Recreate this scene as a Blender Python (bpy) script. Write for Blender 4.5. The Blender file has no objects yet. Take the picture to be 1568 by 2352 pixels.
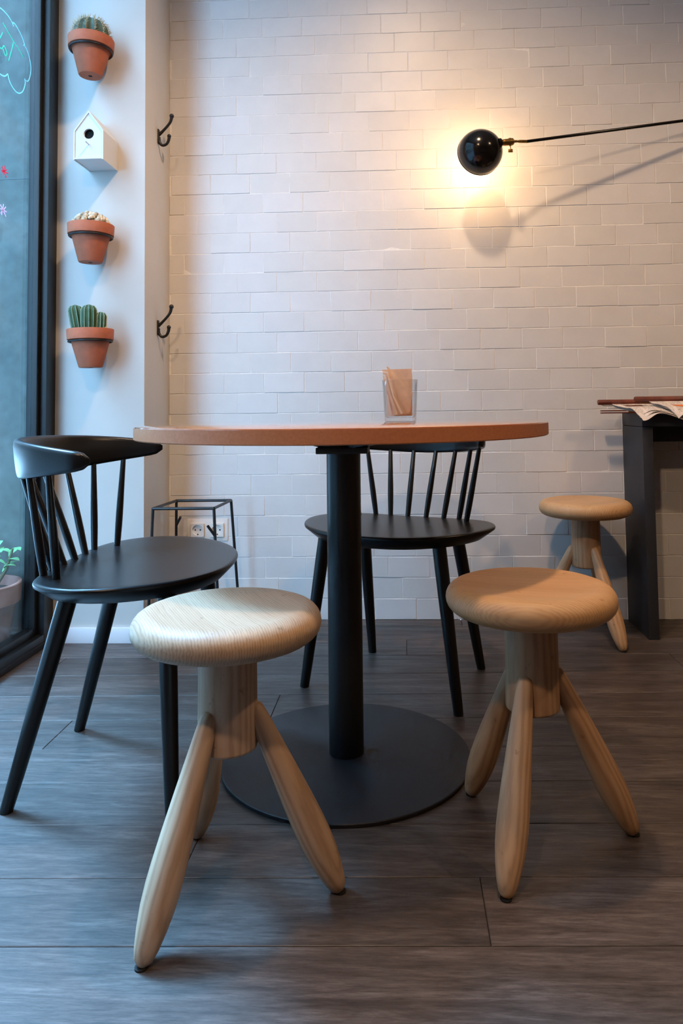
import bpy, bmesh, math, random
from mathutils import Vector, Matrix, noise

R = random.Random(7)
PI = math.pi
sc = bpy.context.scene
COL = sc.collection

# ------------------------------------------------------------------ camera
F_PX, CX, CY = 1664.7, 852.18, 848.68
YAW, PITCH, ROLL, CAM_H = 0.0432, 0.0522, -0.0129, 0.7824
cy_, sy_, cp_, sp_ = math.cos(YAW), math.sin(YAW), math.cos(PITCH), math.sin(PITCH)
fwd = Vector((-sy_ * cp_, cy_ * cp_, sp_))
rgt = Vector((cy_, sy_, 0))
upv = rgt.cross(fwd)
cr_, sr_ = math.cos(ROLL), math.sin(ROLL)
r2, u2 = rgt * cr_ + upv * sr_, upv * cr_ - rgt * sr_
cam_d = bpy.data.cameras.new('camera')
cam = bpy.data.objects.new('camera', cam_d)
COL.objects.link(cam)
M = Matrix((r2, u2, -fwd)).transposed().to_4x4()
M.translation = (0, 0, CAM_H)
cam.matrix_world = M
cam_d.sensor_fit = 'HORIZONTAL'
cam_d.sensor_width = 36
cam_d.lens = F_PX / 1568 * 36
cam_d.shift_x = (784 - CX) / 1568
cam_d.shift_y = (CY - 1176) / 1568
cam_d.clip_start = 0.02
sc.camera = cam


def pix(v):
    d = Vector(v) - Vector((0, 0, CAM_H))
    a, b, c = d.dot(r2), d.dot(u2), d.dot(fwd)
    return CX + F_PX * a / c, CY - F_PX * b / c


# ------------------------------------------------------------------ world, daylight, exposure
sc.view_settings.view_transform = 'Standard'
sc.view_settings.look = 'None'
sc.view_settings.gamma = 1
sc.view_settings.use_curve_mapping = False
sc.view_settings.exposure = 0.22
cyc = sc.cycles
cyc.max_bounces = 5
cyc.diffuse_bounces = 3
cyc.adaptive_threshold = 0.04
cyc.adaptive_min_samples = 22
cyc.glossy_bounces = 2
cyc.transmission_bounces = 4
cyc.transparent_max_bounces = 8
cyc.caustics_reflective = False
cyc.caustics_refractive = False

w = bpy.data.worlds.new('overcast_sky')
sc.world = w
w.use_nodes = True
bg = w.node_tree.nodes['Background']
bg.inputs[0].default_value = (0.34, 0.61, 1.0, 1)
bg.inputs[1].default_value = 12.8

sun_d = bpy.data.lights.new('daylight', 'SUN')
sun_d.energy = 12.0
sun_d.color = (0.26, 0.56, 1.0)
sun_d.angle = math.radians(16)
sun = bpy.data.objects.new('daylight', sun_d)
COL.objects.link(sun)
sun.rotation_euler = (-Vector((-0.82, 0.56, 1.50))).to_track_quat('-Z', 'Y').to_euler()

WARM = (1.0, 0.66, 0.40)
# ceiling spotlights: (x, y, watts, cone, blend)
SPOTS = [(0.03, 1.40, 112, 155, 0.7), (2.2, 0.6, 68, 155, 0.5), (-0.55, -0.7, 92, 160, 0.4)]
CEIL = 3.06


# ------------------------------------------------------------------ material helpers
def lin(c):
    return tuple(((v / 255) / 12.92 if v / 255 <= 0.04045 else ((v / 255 + 0.055) / 1.055) ** 2.4) for v in c) + (1,)


class NT:
    def __init__(s, name):
        s.m = bpy.data.materials.new(name)
        s.m.use_nodes = True
        s.t = s.m.node_tree
        s.b = s.t.nodes['Principled BSDF']

    def n(s, kind, **kw):
        nd = s.t.nodes.new(kind)
        for k, v in kw.items():
            if k.startswith('i_'):
                nd.inputs[k[2:].replace('_', ' ')].default_value = v
            else:
                setattr(nd, k, v)
        return nd

    def l(s, a, b):
        s.t.links.new(a, b)

    def coord(s, kind='Object', scale=(1, 1, 1), rot=(0, 0, 0)):
        mp = s.n('ShaderNodeMapping')
        mp.inputs['Scale'].default_value = scale
        mp.inputs['Rotation'].default_value = rot
        if kind == 'World':
            s.l(s.n('ShaderNodeNewGeometry').outputs['Position'], mp.inputs[0])
        else:
            s.l(s.n('ShaderNodeTexCoord').outputs[kind], mp.inputs[0])
        return mp.outputs[0]

    def noise(s, vec, scale=5, detail=3, rough=0.55, dist=0.0):
        nd = s.n('ShaderNodeTexNoise')
        nd.inputs['Scale'].default_value = scale
        nd.inputs['Detail'].default_value = detail
        nd.inputs['Roughness'].default_value = rough
        nd.inputs['Distortion'].default_value = dist
        s.l(vec, nd.inputs['Vector'])
        return nd.outputs['Fac']

    def ramp(s, fac, stops):
        nd = s.n('ShaderNodeValToRGB')
        e = nd.color_ramp.elements
        while len(e) < len(stops):
            e.new(0.5)
        for el, (p, c) in zip(e, stops):
            el.position = p
            el.color = lin(c) if len(c) == 3 and max(c) > 1 else tuple(c) + (1,)
        s.l(fac, nd.inputs[0])
        return nd.outputs[0]

    def mix(s, a, b, fac, mode='MIX'):
        nd = s.n('ShaderNodeMix', data_type='RGBA', blend_type=mode)
        for sock, v in ((nd.inputs[6], a), (nd.inputs[7], b), (nd.inputs[0], fac)):
            if hasattr(v, 'links'):
                s.l(v, sock)
            else:
                sock.default_value = v
        return nd.outputs[2]

    def math(s, op, a, b=0.0):
        nd = s.n('ShaderNodeMath', operation=op)
        for i, v in enumerate((a, b)):
            if hasattr(v, 'links'):
                s.l(v, nd.inputs[i])
            else:
                nd.inputs[i].default_value = v
        return nd.outputs[0]

    def bump(s, h, strength=0.2, dist=0.002):
        nd = s.n('ShaderNodeBump')
        nd.inputs['Strength'].default_value = strength
        nd.inputs['Distance'].default_value = dist
        s.l(h, nd.inputs['Height'])
        s.l(nd.outputs[0], s.b.inputs['Normal'])

    def base(s, c):
        if hasattr(c, 'links'):
            s.l(c, s.b.inputs['Base Color'])
        else:
            s.b.inputs['Base Color'].default_value = lin(c)

    def set(s, **kw):
        for k, v in kw.items():
            s.b.inputs[k.replace('_', ' ')].default_value = v
        return s


MATS = {}


def simple(name, c, rough=0.5, var=0.0, vscale=12, bump=0.0, bscale=40, bdist=0.001, **kw):
    t = NT(name)
    t.set(Roughness=rough, **kw)
    if var:
        f = t.noise(t.coord('Object'), vscale, 4)
        a = tuple(max(0, v * (1 - var)) for v in c)
        b = tuple(min(255, v * (1 + var)) for v in c)
        t.base(t.ramp(f, [(0.3, a), (0.7, b)]))
    else:
        t.base(c)
    if bump:
        t.bump(t.noise(t.coord('Object'), bscale, 3), bump, bdist)
    MATS[name] = t.m
    return t.m


def obj_random(t):
    return t.n('ShaderNodeObjectInfo').outputs['Random']


# white glazed tile
t = NT('white_tile')
rn = obj_random(t)
c = t.ramp(rn, [(0.0, (221, 220, 219)), (0.5, (223, 222, 220)), (1.0, (226, 225, 225))])
f = t.noise(t.coord('World'), 16, 4)
c = t.mix(c, t.ramp(f, [(0.3, (236, 236, 237)), (0.7, (255, 254, 252))]), 0.3, 'MULTIPLY')
t.base(c)
t.set(Roughness=0.40)
t.bump(t.noise(t.coord('World'), 26, 3), 0.2, 0.003)
MATS['tile'] = t.m
simple('grout', (238, 236, 233), 0.85, 0.03, 60, 0.3, 150)
simple('wall_paint', (209, 207, 202), 0.75, 0.02, 4, 0.05, 120)
simple('ceiling_paint', (225, 222, 216), 0.9)
simple('room_paint', (120, 104, 92), 0.9)
simple('skirting_paint', (232, 234, 238), 0.45)
simple('black_metal', (24, 26, 29), 0.42, 0.15, 30, 0.1, 300)
simple('frame_metal', (18, 21, 24), 0.42, 0.1, 10)
simple('base_metal', (36, 37, 41), 0.55, 0.12, 6, 0.25, 400)
simple('column_metal', (17, 20, 24), 0.38, 0.08, 10, 0.08, 400)
simple('chair_black', (13, 14, 16), 0.33, 0.06, 20, 0.06, 250)
simple('bar_black', (42, 45, 50), 0.55, 0.12, 9, 0.15, 200)
simple('lamp_enamel', (14, 13, 13), 0.16)
simple('lamp_inside', (240, 232, 220), 0.5)
simple('brass', (150, 118, 66), 0.34, 0.15, 60, 0.1, 200, Metallic=1.0)
simple('terracotta', (176, 98, 68), 0.75, 0.09, 18, 0.25, 140)
simple('terracotta_pale', (176, 128, 118), 0.85, 0.12, 10, 0.25, 100)
simple('soil', (58, 46, 38), 0.95, 0.3, 60, 0.8, 80, 0.004)
simple('cactus_dark', (66, 88, 74), 0.6, 0.15, 40)
simple('cactus_green', (42, 78, 50), 0.55, 0.15, 40)
simple('spine', (214, 196, 158), 0.6)
simple('areole', (176, 190, 160), 0.8)
simple('cluster', (184, 168, 144), 0.9, 0.4, 45, 0.4, 160)
simple('succulent_leaf', (128, 196, 140), 0.4, 0.2, 14)
simple('stem_brown', (96, 92, 66), 0.8)
simple('house_white', (222, 223, 222), 0.55)
simple('dark_hole', (8, 9, 10), 0.9)
simple('socket_plastic', (236, 232, 226), 0.35)
simple('socket_pin', (20, 20, 20), 0.5)
simple('kraft', (234, 206, 178), 0.85, 0.06, 30, 0.2, 90)
simple('kraft_pale', (244, 236, 228), 0.85, 0.05, 30, 0.2, 90)
simple('newsstick', (96, 44, 32), 0.35, 0.25, 14)
simple('picture_orange', (232, 128, 72), 0.8, 0.05, 30)
simple('picture_brown', (120, 82, 62), 0.8, 0.4, 60)
simple('pavement', (120, 122, 124), 0.9, 0.12, 6, 0.3, 80)
simple('seam', (88, 102, 104), 0.9)
simple('facade_render', (122, 120, 116), 0.9, 0.08, 2)
simple('facade_pane', (40, 48, 56), 0.08)
simple('rubber', (25, 24, 24), 0.8)

# concrete
t = NT('concrete')
v = t.coord('World')
f1 = t.noise(v, 3.2, 6, 0.6)
f2 = t.noise(v, 26, 4, 0.6)
c = t.mix(t.ramp(f1, [(0.3, (88, 98, 96)), (0.55, (102, 113, 110)), (0.8, (120, 130, 128))]),
          t.ramp(f2, [(0.35, (200, 200, 200)), (0.68, (245, 248, 248)), (0.8, (255, 255, 255))]), 0.8, 'MULTIPLY')
t.base(c)
t.set(Roughness=0.85)
t.bump(f2, 0.3, 0.004)
MATS['concrete'] = t.m

# table: copper-brown lacquer
t = NT('copper_lacquer')
f = t.noise(t.coord('Object'), 160, 4, 0.7)
t.base(t.ramp(f, [(0.3, (168, 98, 64)), (0.7, (186, 112, 74))]))
t.set(Roughness=0.10, Coat_Weight=1.0, Coat_Roughness=0.03)
MATS['table'] = t.m
t = NT('copper_edge')
f = t.noise(t.coord('Object'), 160, 4, 0.7)
t.base(t.ramp(f, [(0.3, (204, 128, 86)), (0.7, (220, 144, 100))]))
t.set(Roughness=0.42)
t.bump(f, 0.05, 0.0004)
MATS['table_edge'] = t.m


# oak: grain along local Z (legs, columns) or staves across a seat top
def oak(name, light, mid, dark, seat=False, rot=0.0, contrast=1.0):
    t = NT(name)
    rn = obj_random(t)
    if seat:
        v0 = t.coord('Object', rot=(0, 0, rot))
        sx = t.n('ShaderNodeSeparateXYZ')
        t.l(v0, sx.inputs[0])
        stave = t.math('FLOOR', t.math('DIVIDE', sx.outputs[1], 0.047))
        wn = t.n('ShaderNodeTexWhiteNoise', noise_dimensions='1D')
        t.l(t.math('ADD', stave, t.math('MULTIPLY', rn, 9.0)), wn.inputs['W'])
        off = t.n('ShaderNodeCombineXYZ')
        t.l(t.math('MULTIPLY', wn.outputs[0], 3.1), off.inputs[0])
        t.l(t.math('MULTIPLY', wn.outputs[0], 1.7), off.inputs[1])
        t.l(t.math('MULTIPLY', wn.outputs[0], 2.3), off.inputs[2])
        ad = t.n('ShaderNodeVectorMath', operation='ADD')
        t.l(v0, ad.inputs[0])
        t.l(off.outputs[0], ad.inputs[1])
        mp = t.n('ShaderNodeMapping')
        mp.inputs['Scale'].default_value = (0.09, 1, 1)
        t.l(ad.outputs[0], mp.inputs[0])
        vec = mp.outputs[0]
        tone = wn.outputs[0]
    else:
        ad = t.n('ShaderNodeVectorMath', operation='ADD')
        t.l(t.coord('Object', scale=(1, 1, 0.13)), ad.inputs[0])
        t.l(rn, ad.inputs[1])
        vec = ad.outputs[0]
        tone = rn
    wv = t.n('ShaderNodeTexWave', wave_type='BANDS')
    wv.bands_direction = 'Y' if seat else 'X'
    wv.inputs['Scale'].default_value = 75 if seat else 26
    wv.inputs['Distortion'].default_value = 5.0
    wv.inputs['Detail'].default_value = 3.0
    wv.inputs['Detail Scale'].default_value = 1.4
    t.l(vec, wv.inputs['Vector'])
    fine = t.noise(vec, 120, 4, 0.6)
    big = t.noise(vec, 9, 3)
    h = t.mix(wv.outputs['Fac'], fine, 0.62)
    c = t.ramp(h, [(0.28, dark), (0.46, mid), (0.68, light)])
    flat = t.ramp(big, [(0.3, mid), (0.7, light)])
    c = t.mix(flat, c, 0.5 * contrast)
    c = t.mix(c, t.ramp(tone, [(0, (228, 222, 214)), (1, (255, 255, 255))]), 0.55, 'MULTIPLY')
    spots = t.noise(t.coord('Object'), 46, 3, 0.6)
    c = t.mix(c, t.ramp(spots, [(0.66, (255, 255, 255)), (0.76, (150, 130, 112))]), 0.55, 'MULTIPLY')
    t.base(c)
    t.set(Roughness=0.5)
    t.bump(h, 0.14, 0.0012)
    MATS[name] = t.m


oak('oak_pale', (210, 182, 154), (192, 160, 130), (154, 122, 94))
oak('oak_pale_seat', (200, 174, 146), (184, 154, 124), (126, 98, 74), True, math.radians(60), 0.75)
oak('oak_gold', (210, 174, 136), (190, 150, 112), (152, 116, 82))
oak('oak_gold_seat', (214, 172, 124), (200, 154, 106), (172, 126, 82), True, math.radians(12), 0.8)

# floor planks
t = NT('dark_plank')
rn = obj_random(t)
off = t.n('ShaderNodeCombineXYZ')
t.l(t.math('MULTIPLY', rn, 7.0), off.inputs[0])
t.l(t.math('MULTIPLY', rn, 3.0), off.inputs[1])
ad = t.n('ShaderNodeVectorMath', operation='ADD')
t.l(t.coord('World', scale=(0.12, 1, 1), rot=(0, 0, -0.028)), ad.inputs[0])
t.l(off.outputs[0], ad.inputs[1])
g1 = t.noise(ad.outputs[0], 30, 8, 0.68, 0.8)
g2 = t.noise(ad.outputs[0], 170, 5, 0.75)
g3 = t.noise(t.coord('World', scale=(0.5, 1, 1)), 7, 4)
c = t.ramp(g1, [(0.22, (52, 45, 42)), (0.5, (96, 86, 81)), (0.78, (136, 126, 121))])
c = t.mix(c, t.ramp(g2, [(0.36, (140, 136, 132)), (0.62, (255, 255, 255))]), 0.7, 'MULTIPLY')
c = t.mix(c, t.ramp(rn, [(0, (205, 202, 200)), (1, (255, 250, 248))]), 0.8, 'MULTIPLY')
c = t.mix(c, t.ramp(g3, [(0.68, (255, 255, 255)), (0.8, (130, 120, 112))]), 0.5, 'MULTIPLY')
t.base(c)
rr = t.ramp(g1, [(0.2, (0.50,) * 3), (0.8, (0.36,) * 3)])
t.l(rr, t.b.inputs['Roughness'])
t.bump(t.mix(g1, g2, 0.5), 0.25, 0.0015)
MATS['plank'] = t.m
simple('floor_joint', (34, 26, 24), 0.8)

# thin window glass: mirror-like at grazing angles, otherwise clear
t = NT('window_glass')
tr = t.n('ShaderNodeBsdfTransparent')
tr.inputs[0].default_value = (0.90, 0.97, 0.96, 1)
gl = t.n('ShaderNodeBsdfGlossy')
gl.inputs['Roughness'].default_value = 0.02
lw = t.n('ShaderNodeLayerWeight')
lw.inputs['Blend'].default_value = 0.5
fr = t.math('ADD', t.math('MULTIPLY', t.math('POWER', lw.outputs['Facing'], 5.0), 0.9), 0.03)
mx = t.n('ShaderNodeMixShader')
t.l(fr, mx.inputs[0])
t.l(tr.outputs[0], mx.inputs[1])
t.l(gl.outputs[0], mx.inputs[2])
t.l(mx.outputs[0], t.t.nodes['Material Output'].inputs['Surface'])
MATS['window_glass'] = t.m

t = NT('tumbler_glass')
tr = t.n('ShaderNodeBsdfTransparent')
tr.inputs[0].default_value = (0.95, 0.965, 0.96, 1)
gl = t.n('ShaderNodeBsdfGlossy')
gl.inputs['Roughness'].default_value = 0.02
lw = t.n('ShaderNodeLayerWeight')
lw.inputs['Blend'].default_value = 0.5
fr = t.math('ADD', t.math('MULTIPLY', t.math('POWER', lw.outputs['Facing'], 3.0), 0.7), 0.04)
mx = t.n('ShaderNodeMixShader')
t.l(fr, mx.inputs[0])
t.l(tr.outputs[0], mx.inputs[1])
t.l(gl.outputs[0], mx.inputs[2])
t.l(mx.outputs[0], t.t.nodes['Material Output'].inputs['Surface'])
MATS['tumbler_glass'] = t.m


def marker(name, c):
    t = NT(name)
    df = t.n('ShaderNodeBsdfDiffuse')
    tl = t.n('ShaderNodeBsdfTranslucent')
    df.inputs[0].default_value = tl.inputs[0].default_value = lin(c)
    a = t.n('ShaderNodeMixShader')
    a.inputs[0].default_value = 0.6
    t.l(df.outputs[0], a.inputs[1])
    t.l(tl.outputs[0], a.inputs[2])
    t.l(a.outputs[0], t.t.nodes['Material Output'].inputs['Surface'])
    MATS[name] = t.m


marker('marker_cyan', (196, 250, 255))
marker('marker_green', (130, 240, 215))
marker('marker_pink', (255, 120, 150))
marker('marker_white', (250, 225, 250))

t = NT('bulb_glow')
t.base((255, 240, 220))
t.b.inputs['Emission Color'].default_value = (1.0, 0.62, 0.30, 1)
t.b.inputs['Emission Strength'].default_value = 115
MATS['bulb'] = t.m
t = NT('spot_lens')
t.base((255, 240, 220))
t.b.inputs['Emission Color'].default_value = (1.0, 0.66, 0.36, 1)
t.b.inputs['Emission Strength'].default_value = 12
MATS['spot_lens'] = t.m

# newsprint: lines of type in columns
t = NT('newsprint')
v = t.coord('World')
sx = t.n('ShaderNodeSeparateXYZ')
t.l(v, sx.inputs[0])
ln = t.math('SINE', t.math('MULTIPLY', sx.outputs[1], 1500))
col_ = t.math('SINE', t.math('MULTIPLY', sx.outputs[0], 130))
wd = t.noise(t.coord('World', scale=(1, 0.2, 1)), 320, 2)
k = t.math('MULTIPLY', t.math('GREATER_THAN', ln, 0.1), t.math('GREATER_THAN', col_, -0.8))
k = t.math('MULTIPLY', k, t.math('GREATER_THAN', wd, 0.47))
t.base(t.mix(lin((232, 220, 210)), lin((120, 110, 106)), t.math('MULTIPLY', k, 0.75)))
t.set(Roughness=0.9)
MATS['newsprint'] = t.m
simple('newspaper_plain', (228, 214, 202), 0.9, 0.05, 30)


# ------------------------------------------------------------------ mesh helpers
class MB:
    def __init__(s):
        s.v, s.f = [], []

    def add(s, verts, faces):
        o = len(s.v)
        s.v += [tuple(p) for p in verts]
        s.f += [tuple(i + o for i in f) for f in faces]
        return s

    def box(s, a, b, bev=0.0):
        bm = bmesh.new()
        bmesh.ops.create_cube(bm, size=1)
        for vv in bm.verts:
            vv.co = Vector([(a[i] + b[i]) / 2 + vv.co[i] * (b[i] - a[i]) for i in range(3)])
        if bev:
            bmesh.ops.bevel(bm, geom=list(bm.edges), offset=bev, segments=2, affect='EDGES', profile=0.6)
        bm.verts.index_update()
        s.add([v.co[:] for v in bm.verts], [[v.index for v in f.verts] for f in bm.faces])
        bm.free()
        return s

    def lathe(s, prof, n=32, mat=None, a0=0.0):
        """prof: list of (radius, z)"""
        vs, fs, rings = [], [], []
        for r, z in prof:
            if r < 1e-6:
                rings.append([len(vs)])
                vs.append((0, 0, z))
            else:
                rings.append(list(range(len(vs), len(vs) + n)))
                for i in range(n):
                    a = a0 + 2 * PI * i / n
                    vs.append((r * math.cos(a), r * math.sin(a), z))
        for A, B in zip(rings, rings[1:]):
            for i in range(n):
                j = (i + 1) % n
                if len(A) == 1 and len(B) == 1:
                    continue
                if len(A) == 1:
                    fs.append((A[0], B[i], B[j]))
                elif len(B) == 1:
                    fs.append((A[i], A[j], B[0]))
                else:
                    fs.append((A[i], A[j], B[j], B[i]))
        if mat is not None:
            vs = [mat @ Vector(p) for p in vs]
        return s.add(vs, fs)

    def tube(s, path, rad, n=8, cap=True, flat=None):
        path = [Vector(p) for p in path]
        rad = rad if isinstance(rad, (list, tuple)) else [rad] * len(path)
        vs, fs = [], []
        ref = None
        for i, p in enumerate(path):
            d = (path[min(i + 1, len(path) - 1)] - path[max(i - 1, 0)]).normalized()
            if ref is None:
                ref = Vector((0, 0, 1)) if abs(d.z) < 0.9 else Vector((1, 0, 0))
            u = (ref - d * ref.dot(d)).normalized()
            ref = u
            w_ = d.cross(u)
            for k in range(n):
                a = 2 * PI * k / n
                q = u * math.cos(a) * rad[i] + w_ * math.sin(a) * rad[i]
                vs.append(p + q)
        for i in range(len(path) - 1):
            for k in range(n):
                j = (k + 1) % n
                fs.append((i * n + k, i * n + j, (i + 1) * n + j, (i + 1) * n + k))
        if cap:
            fs.append(tuple(range(n - 1, -1, -1)))
            fs.append(tuple((len(path) - 1) * n + k for k in range(n)))
        return s.add(vs, fs)

    def sphere(s, c, r, nu=12, nv=8, sq=(1, 1, 1)):
        pr = [(max(0, r * math.sin(PI * i / nv)) if 0 < i < nv else 0, -r * math.cos(PI * i / nv)) for i in range(nv + 1)]
        m = Matrix.Translation(c) @ Matrix.Diagonal((*sq, 1))
        return s.lathe(pr, nu, m)

    def sheet(s, nu, nv, fn, th=0.0006):
        """closed thin sheet; fn(u,v)->Vector"""
        P = [[Vector(fn(i / nu, j / nv)) for j in range(nv + 1)] for i in range(nu + 1)]
        top, bot = [], []
        for i in range(nu + 1):
            for j in range(nv + 1):
                du = P[min(i + 1, nu)][j] - P[max(i - 1, 0)][j]
                dv = P[i][min(j + 1, nv)] - P[i][max(j - 1, 0)]
                nn = du.cross(dv)
                nn = nn.normalized() if nn.length > 1e-12 else Vector((0, 0, 1))
                top.append(P[i][j] + nn * th / 2)
                bot.append(P[i][j] - nn * th / 2)
        N = len(top)
        W = nv + 1
        fs = []
        for i in range(nu):
            for j in range(nv):
                a, b, c, d = i * W + j, (i + 1) * W + j, (i + 1) * W + j + 1, i * W + j + 1
                fs += [(a, b, c, d), (N + d, N + c, N + b, N + a)]
        for i in range(nu):
            a, b = i * W, (i + 1) * W
            fs.append((b, a, N + a, N + b))
            a, b = i * W + nv, (i + 1) * W + nv
            fs.append((a, b, N + b, N + a))
        for j in range(nv):
            a, b = j, j + 1
            fs.append((a, b, N + b, N + a))
            a, b = nu * W + j, nu * W + j + 1
            fs.append((b, a, N + a, N + b))
        return s.add(top + bot, fs)

    def mesh(s, name, material, smooth=True, ang=0.7):
        me = bpy.data.meshes.new(name)
        me.from_pydata(s.v, [], s.f)
        bm = bmesh.new()
        bm.from_mesh(me)
        bmesh.ops.recalc_face_normals(bm, faces=bm.faces)
        if smooth:
            for fc in bm.faces:
                fc.smooth = True
            for e in bm.edges:
                if len(e.link_faces) == 2 and e.calc_face_angle(0) > ang:
                    e.smooth = False
        bm.to_mesh(me)
        bm.free()
        me.materials.append(MATS[material])
        return me

    def obj(s, name, material, parent=None, smooth=True, ang=0.7):
        return mk(name, s.mesh(name, material, smooth, ang), parent)


def mk(name, me, parent=None, mat=None):
    o = bpy.data.objects.new(name, me)
    COL.objects.link(o)
    if parent is not None:
        o.parent = parent
    if mat is not None:
        o.matrix_local = mat
    return o


def tag(o, label, cat, group=None):
    o['label'] = label
    o['category'] = cat
    if group:
        o['group'] = group
    return o


def thing(name, label, cat, loc=(0, 0, 0), rz=0.0, group=None):
    o = bpy.data.objects.new(name, None)
    o.empty_display_size = 0.05
    COL.objects.link(o)
    o.location = loc
    o.rotation_euler = (0, 0, rz)
    return tag(o, label, cat, group)


def struct(o):
    o['kind'] = 'structure'
    return o


def copy_tree(o, parent=None):
    c = o.copy()
    COL.objects.link(c)
    c.parent = parent
    for ch in o.children:
        copy_tree(ch, c)
    return c


def align(p, d, roll=0.0):
    """matrix with local z along d at p"""
    q = Vector(d).normalized().to_track_quat('Z', 'Y')
    return Matrix.Translation(p) @ q.to_matrix().to_4x4() @ Matrix.Rotation(roll, 4, 'Z')


def catmull(P, n=8, closed=True):
    P = [Vector(p) for p in P]
    N = len(P)
    o = []
    for i in range(N if closed else N - 1):
        if closed:
            a, b, c, d = P[i - 1], P[i], P[(i + 1) % N], P[(i + 2) % N]
        else:
            a, b, c, d = P[max(i - 1, 0)], P[i], P[i + 1], P[min(i + 2, N - 1)]
        for k in range(n):
            t_ = k / n
            o.append(0.5 * ((2 * b) + (c - a) * t_ + (2 * a - 5 * b + 4 * c - d) * t_ * t_ + (3 * b - a - 3 * c + d) * t_ ** 3))
    if not closed:
        o.append(P[-1])
    return o


# ------------------------------------------------------------------ the setting
WALL_Y = 2.717        # face of the tiles
PIL_Y, PIL_X = 2.452, -0.886
WIN_X = -1.197
XR, YB = 3.6, -3.6

# back wall, tiled
TP, RP = 0.1530, 0.0765
U0 = -0.8794
wall = struct(MB().box((PIL_X - 0.02, WALL_Y + 0.0015, 0), (XR, WALL_Y + 0.16, CEIL)).obj('wall_back', 'grout', smooth=False))


def tile_mesh(x0, x1, seed, h=RP - 0.0022):
    rr = random.Random(seed)
    nx, nz = 4, 3
    wv = Vector((rr.uniform(0, 50), rr.uniform(0, 50), 0))
    amp = 0.0008
    b = MB()
    vs, fs = [], []
    W, H = (x1 - x0), h
    for j in range(nz + 1):
        for i in range(nx + 1):
            u, v_ = i / nx, j / nz
            x, z = -W / 2 + W * u, -H / 2 + H * v_
            e = (i in (0, nx)) or (j in (0, nz))
            jit = 0.0004 if e else 0.0
            d = noise.noise(Vector((x * 14, z * 20, 0)) + wv) * amp * (1.3 if not e else 1.0)
            vs.append((x * (1 - 0.014) + rr.uniform(-jit, jit), d, z * (1 - 0.026) + rr.uniform(-jit, jit)))
    n1 = len(vs)
    idx = lambda i, j: j * (nx + 1) + i
    for j in range(nz):
        for i in range(nx):
            fs.append((idx(i, j), idx(i + 1, j), idx(i + 1, j + 1), idx(i, j + 1)))
    rim = [idx(i, 0) for i in range(nx)] + [idx(nx, j) for j in range(nz)] + [idx(i, nz) for i in range(nx, 0, -1)] + [idx(0, j) for j in range(nz, 0, -1)]
    for k in rim:
        x, y, z = vs[k]
        vs.append((x * 1.014, y + 0.0008, z * 1.026))
    m = len(rim)
    for k in rim:
        x, y, z = vs[k]
        vs.append((x * 1.014, 0.0085, z * 1.026))
    for k in range(m):
        k2 = (k + 1) % m
        fs.append((rim[k], rim[k2], n1 + k2, n1 + k))
        fs.append((n1 + k, n1 + k2, n1 + m + k2, n1 + m + k))
    return b.add(vs, fs)


VAR = [tile_mesh(0, TP - 0.0022, 100 + k).mesh('tile', 'tile', ang=0.25) for k in range(10)]
OCC = [(299, 955, 1252, 1030), (745, 1020, 838, 1760), (330, 1225, 545, 1400), (690, 1180, 1107, 1250), (1020, 1303, 1421, 1460),
       (1236, 1131, 1449, 1190), (1418, 950, 1568, 985), (1418, 960, 1508, 1480), (1310, 1180, 1380, 1310), (1055, 297, 1155, 403),
       (298, 1345, 740, 1540), (1003, 1240, 1040, 1500), (868, 848, 962, 970)]
tiles = []
for r in range(-9, 31):
    z = (31 - r - 0.5) * RP
    u = (r % 3) / 3 - 3
    while U0 + u * TP < XR:
        x0, x1 = max(U0 + u * TP + 0.0011, PIL_X + 0.001), min(U0 + (u + 1) * TP - 0.0011, XR)
        u += 1
        if x1 - x0 < 0.012:
            continue
        area = 0.0
        for a in range(5):
            for b_ in range(3):
                px, py = pix((x0 + (x1 - x0) * (a + 0.5) / 5, WALL_Y, z + (b_ - 1) * 0.022))
                if 0 < px < 1568 and 0 < py < 2352 and not any(o[0] < px < o[2] and o[1] < py < o[3] for o in OCC):
                    area += (x1 - x0) / 15
        if px > 1506 and py > 980:
            area *= 0.5
        if z < CEIL - 0.03:
            tiles.append((area, x0, x1, z))
tiles.sort(key=lambda q: -q[0])
rest = MB()
for k, (area, x0, x1, z) in enumerate(tiles):
    c = ((x0 + x1) / 2, WALL_Y + R.uniform(-0.0008, 0.0008), z + R.uniform(-0.0006, 0.0006))
    m = Matrix.Translation(c) @ Matrix.Rotation(R.gauss(0, 0.002), 4, 'Z') @ Matrix.Rotation(R.gauss(0.001, 0.0065), 4, 'X') @ Matrix.Rotation(R.gauss(0, 0.0025), 4, 'Y')
    full = x1 - x0 > TP - 0.004
    if k < 300:
        mk('tile', VAR[R.randrange(10)] if full else tile_mesh(x0, x1, k).mesh('tile', 'tile', ang=0.25), wall, m)
    else:
        tm = tile_mesh(x0, x1, k)
        rest.add([m @ Vector(p) for p in tm.v], tm.f)
o = rest.obj('tile_field', 'tile', wall, ang=0.25)
o['kind'] = 'stuff'

# pillar at the window end, its skirting
struct(MB().box((-1.262, PIL_Y, 0), (PIL_X, WALL_Y + 0.16, CEIL), 0.002).obj('wall_pillar', 'wall_paint'))
sk = MB().box((WIN_X + 0.002, PIL_Y - 0.011, 0), (PIL_X + 0.001, PIL_Y, 0.052), 0.002)
struct(sk.obj('baseboard_pillar', 'skirting_paint'))

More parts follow.
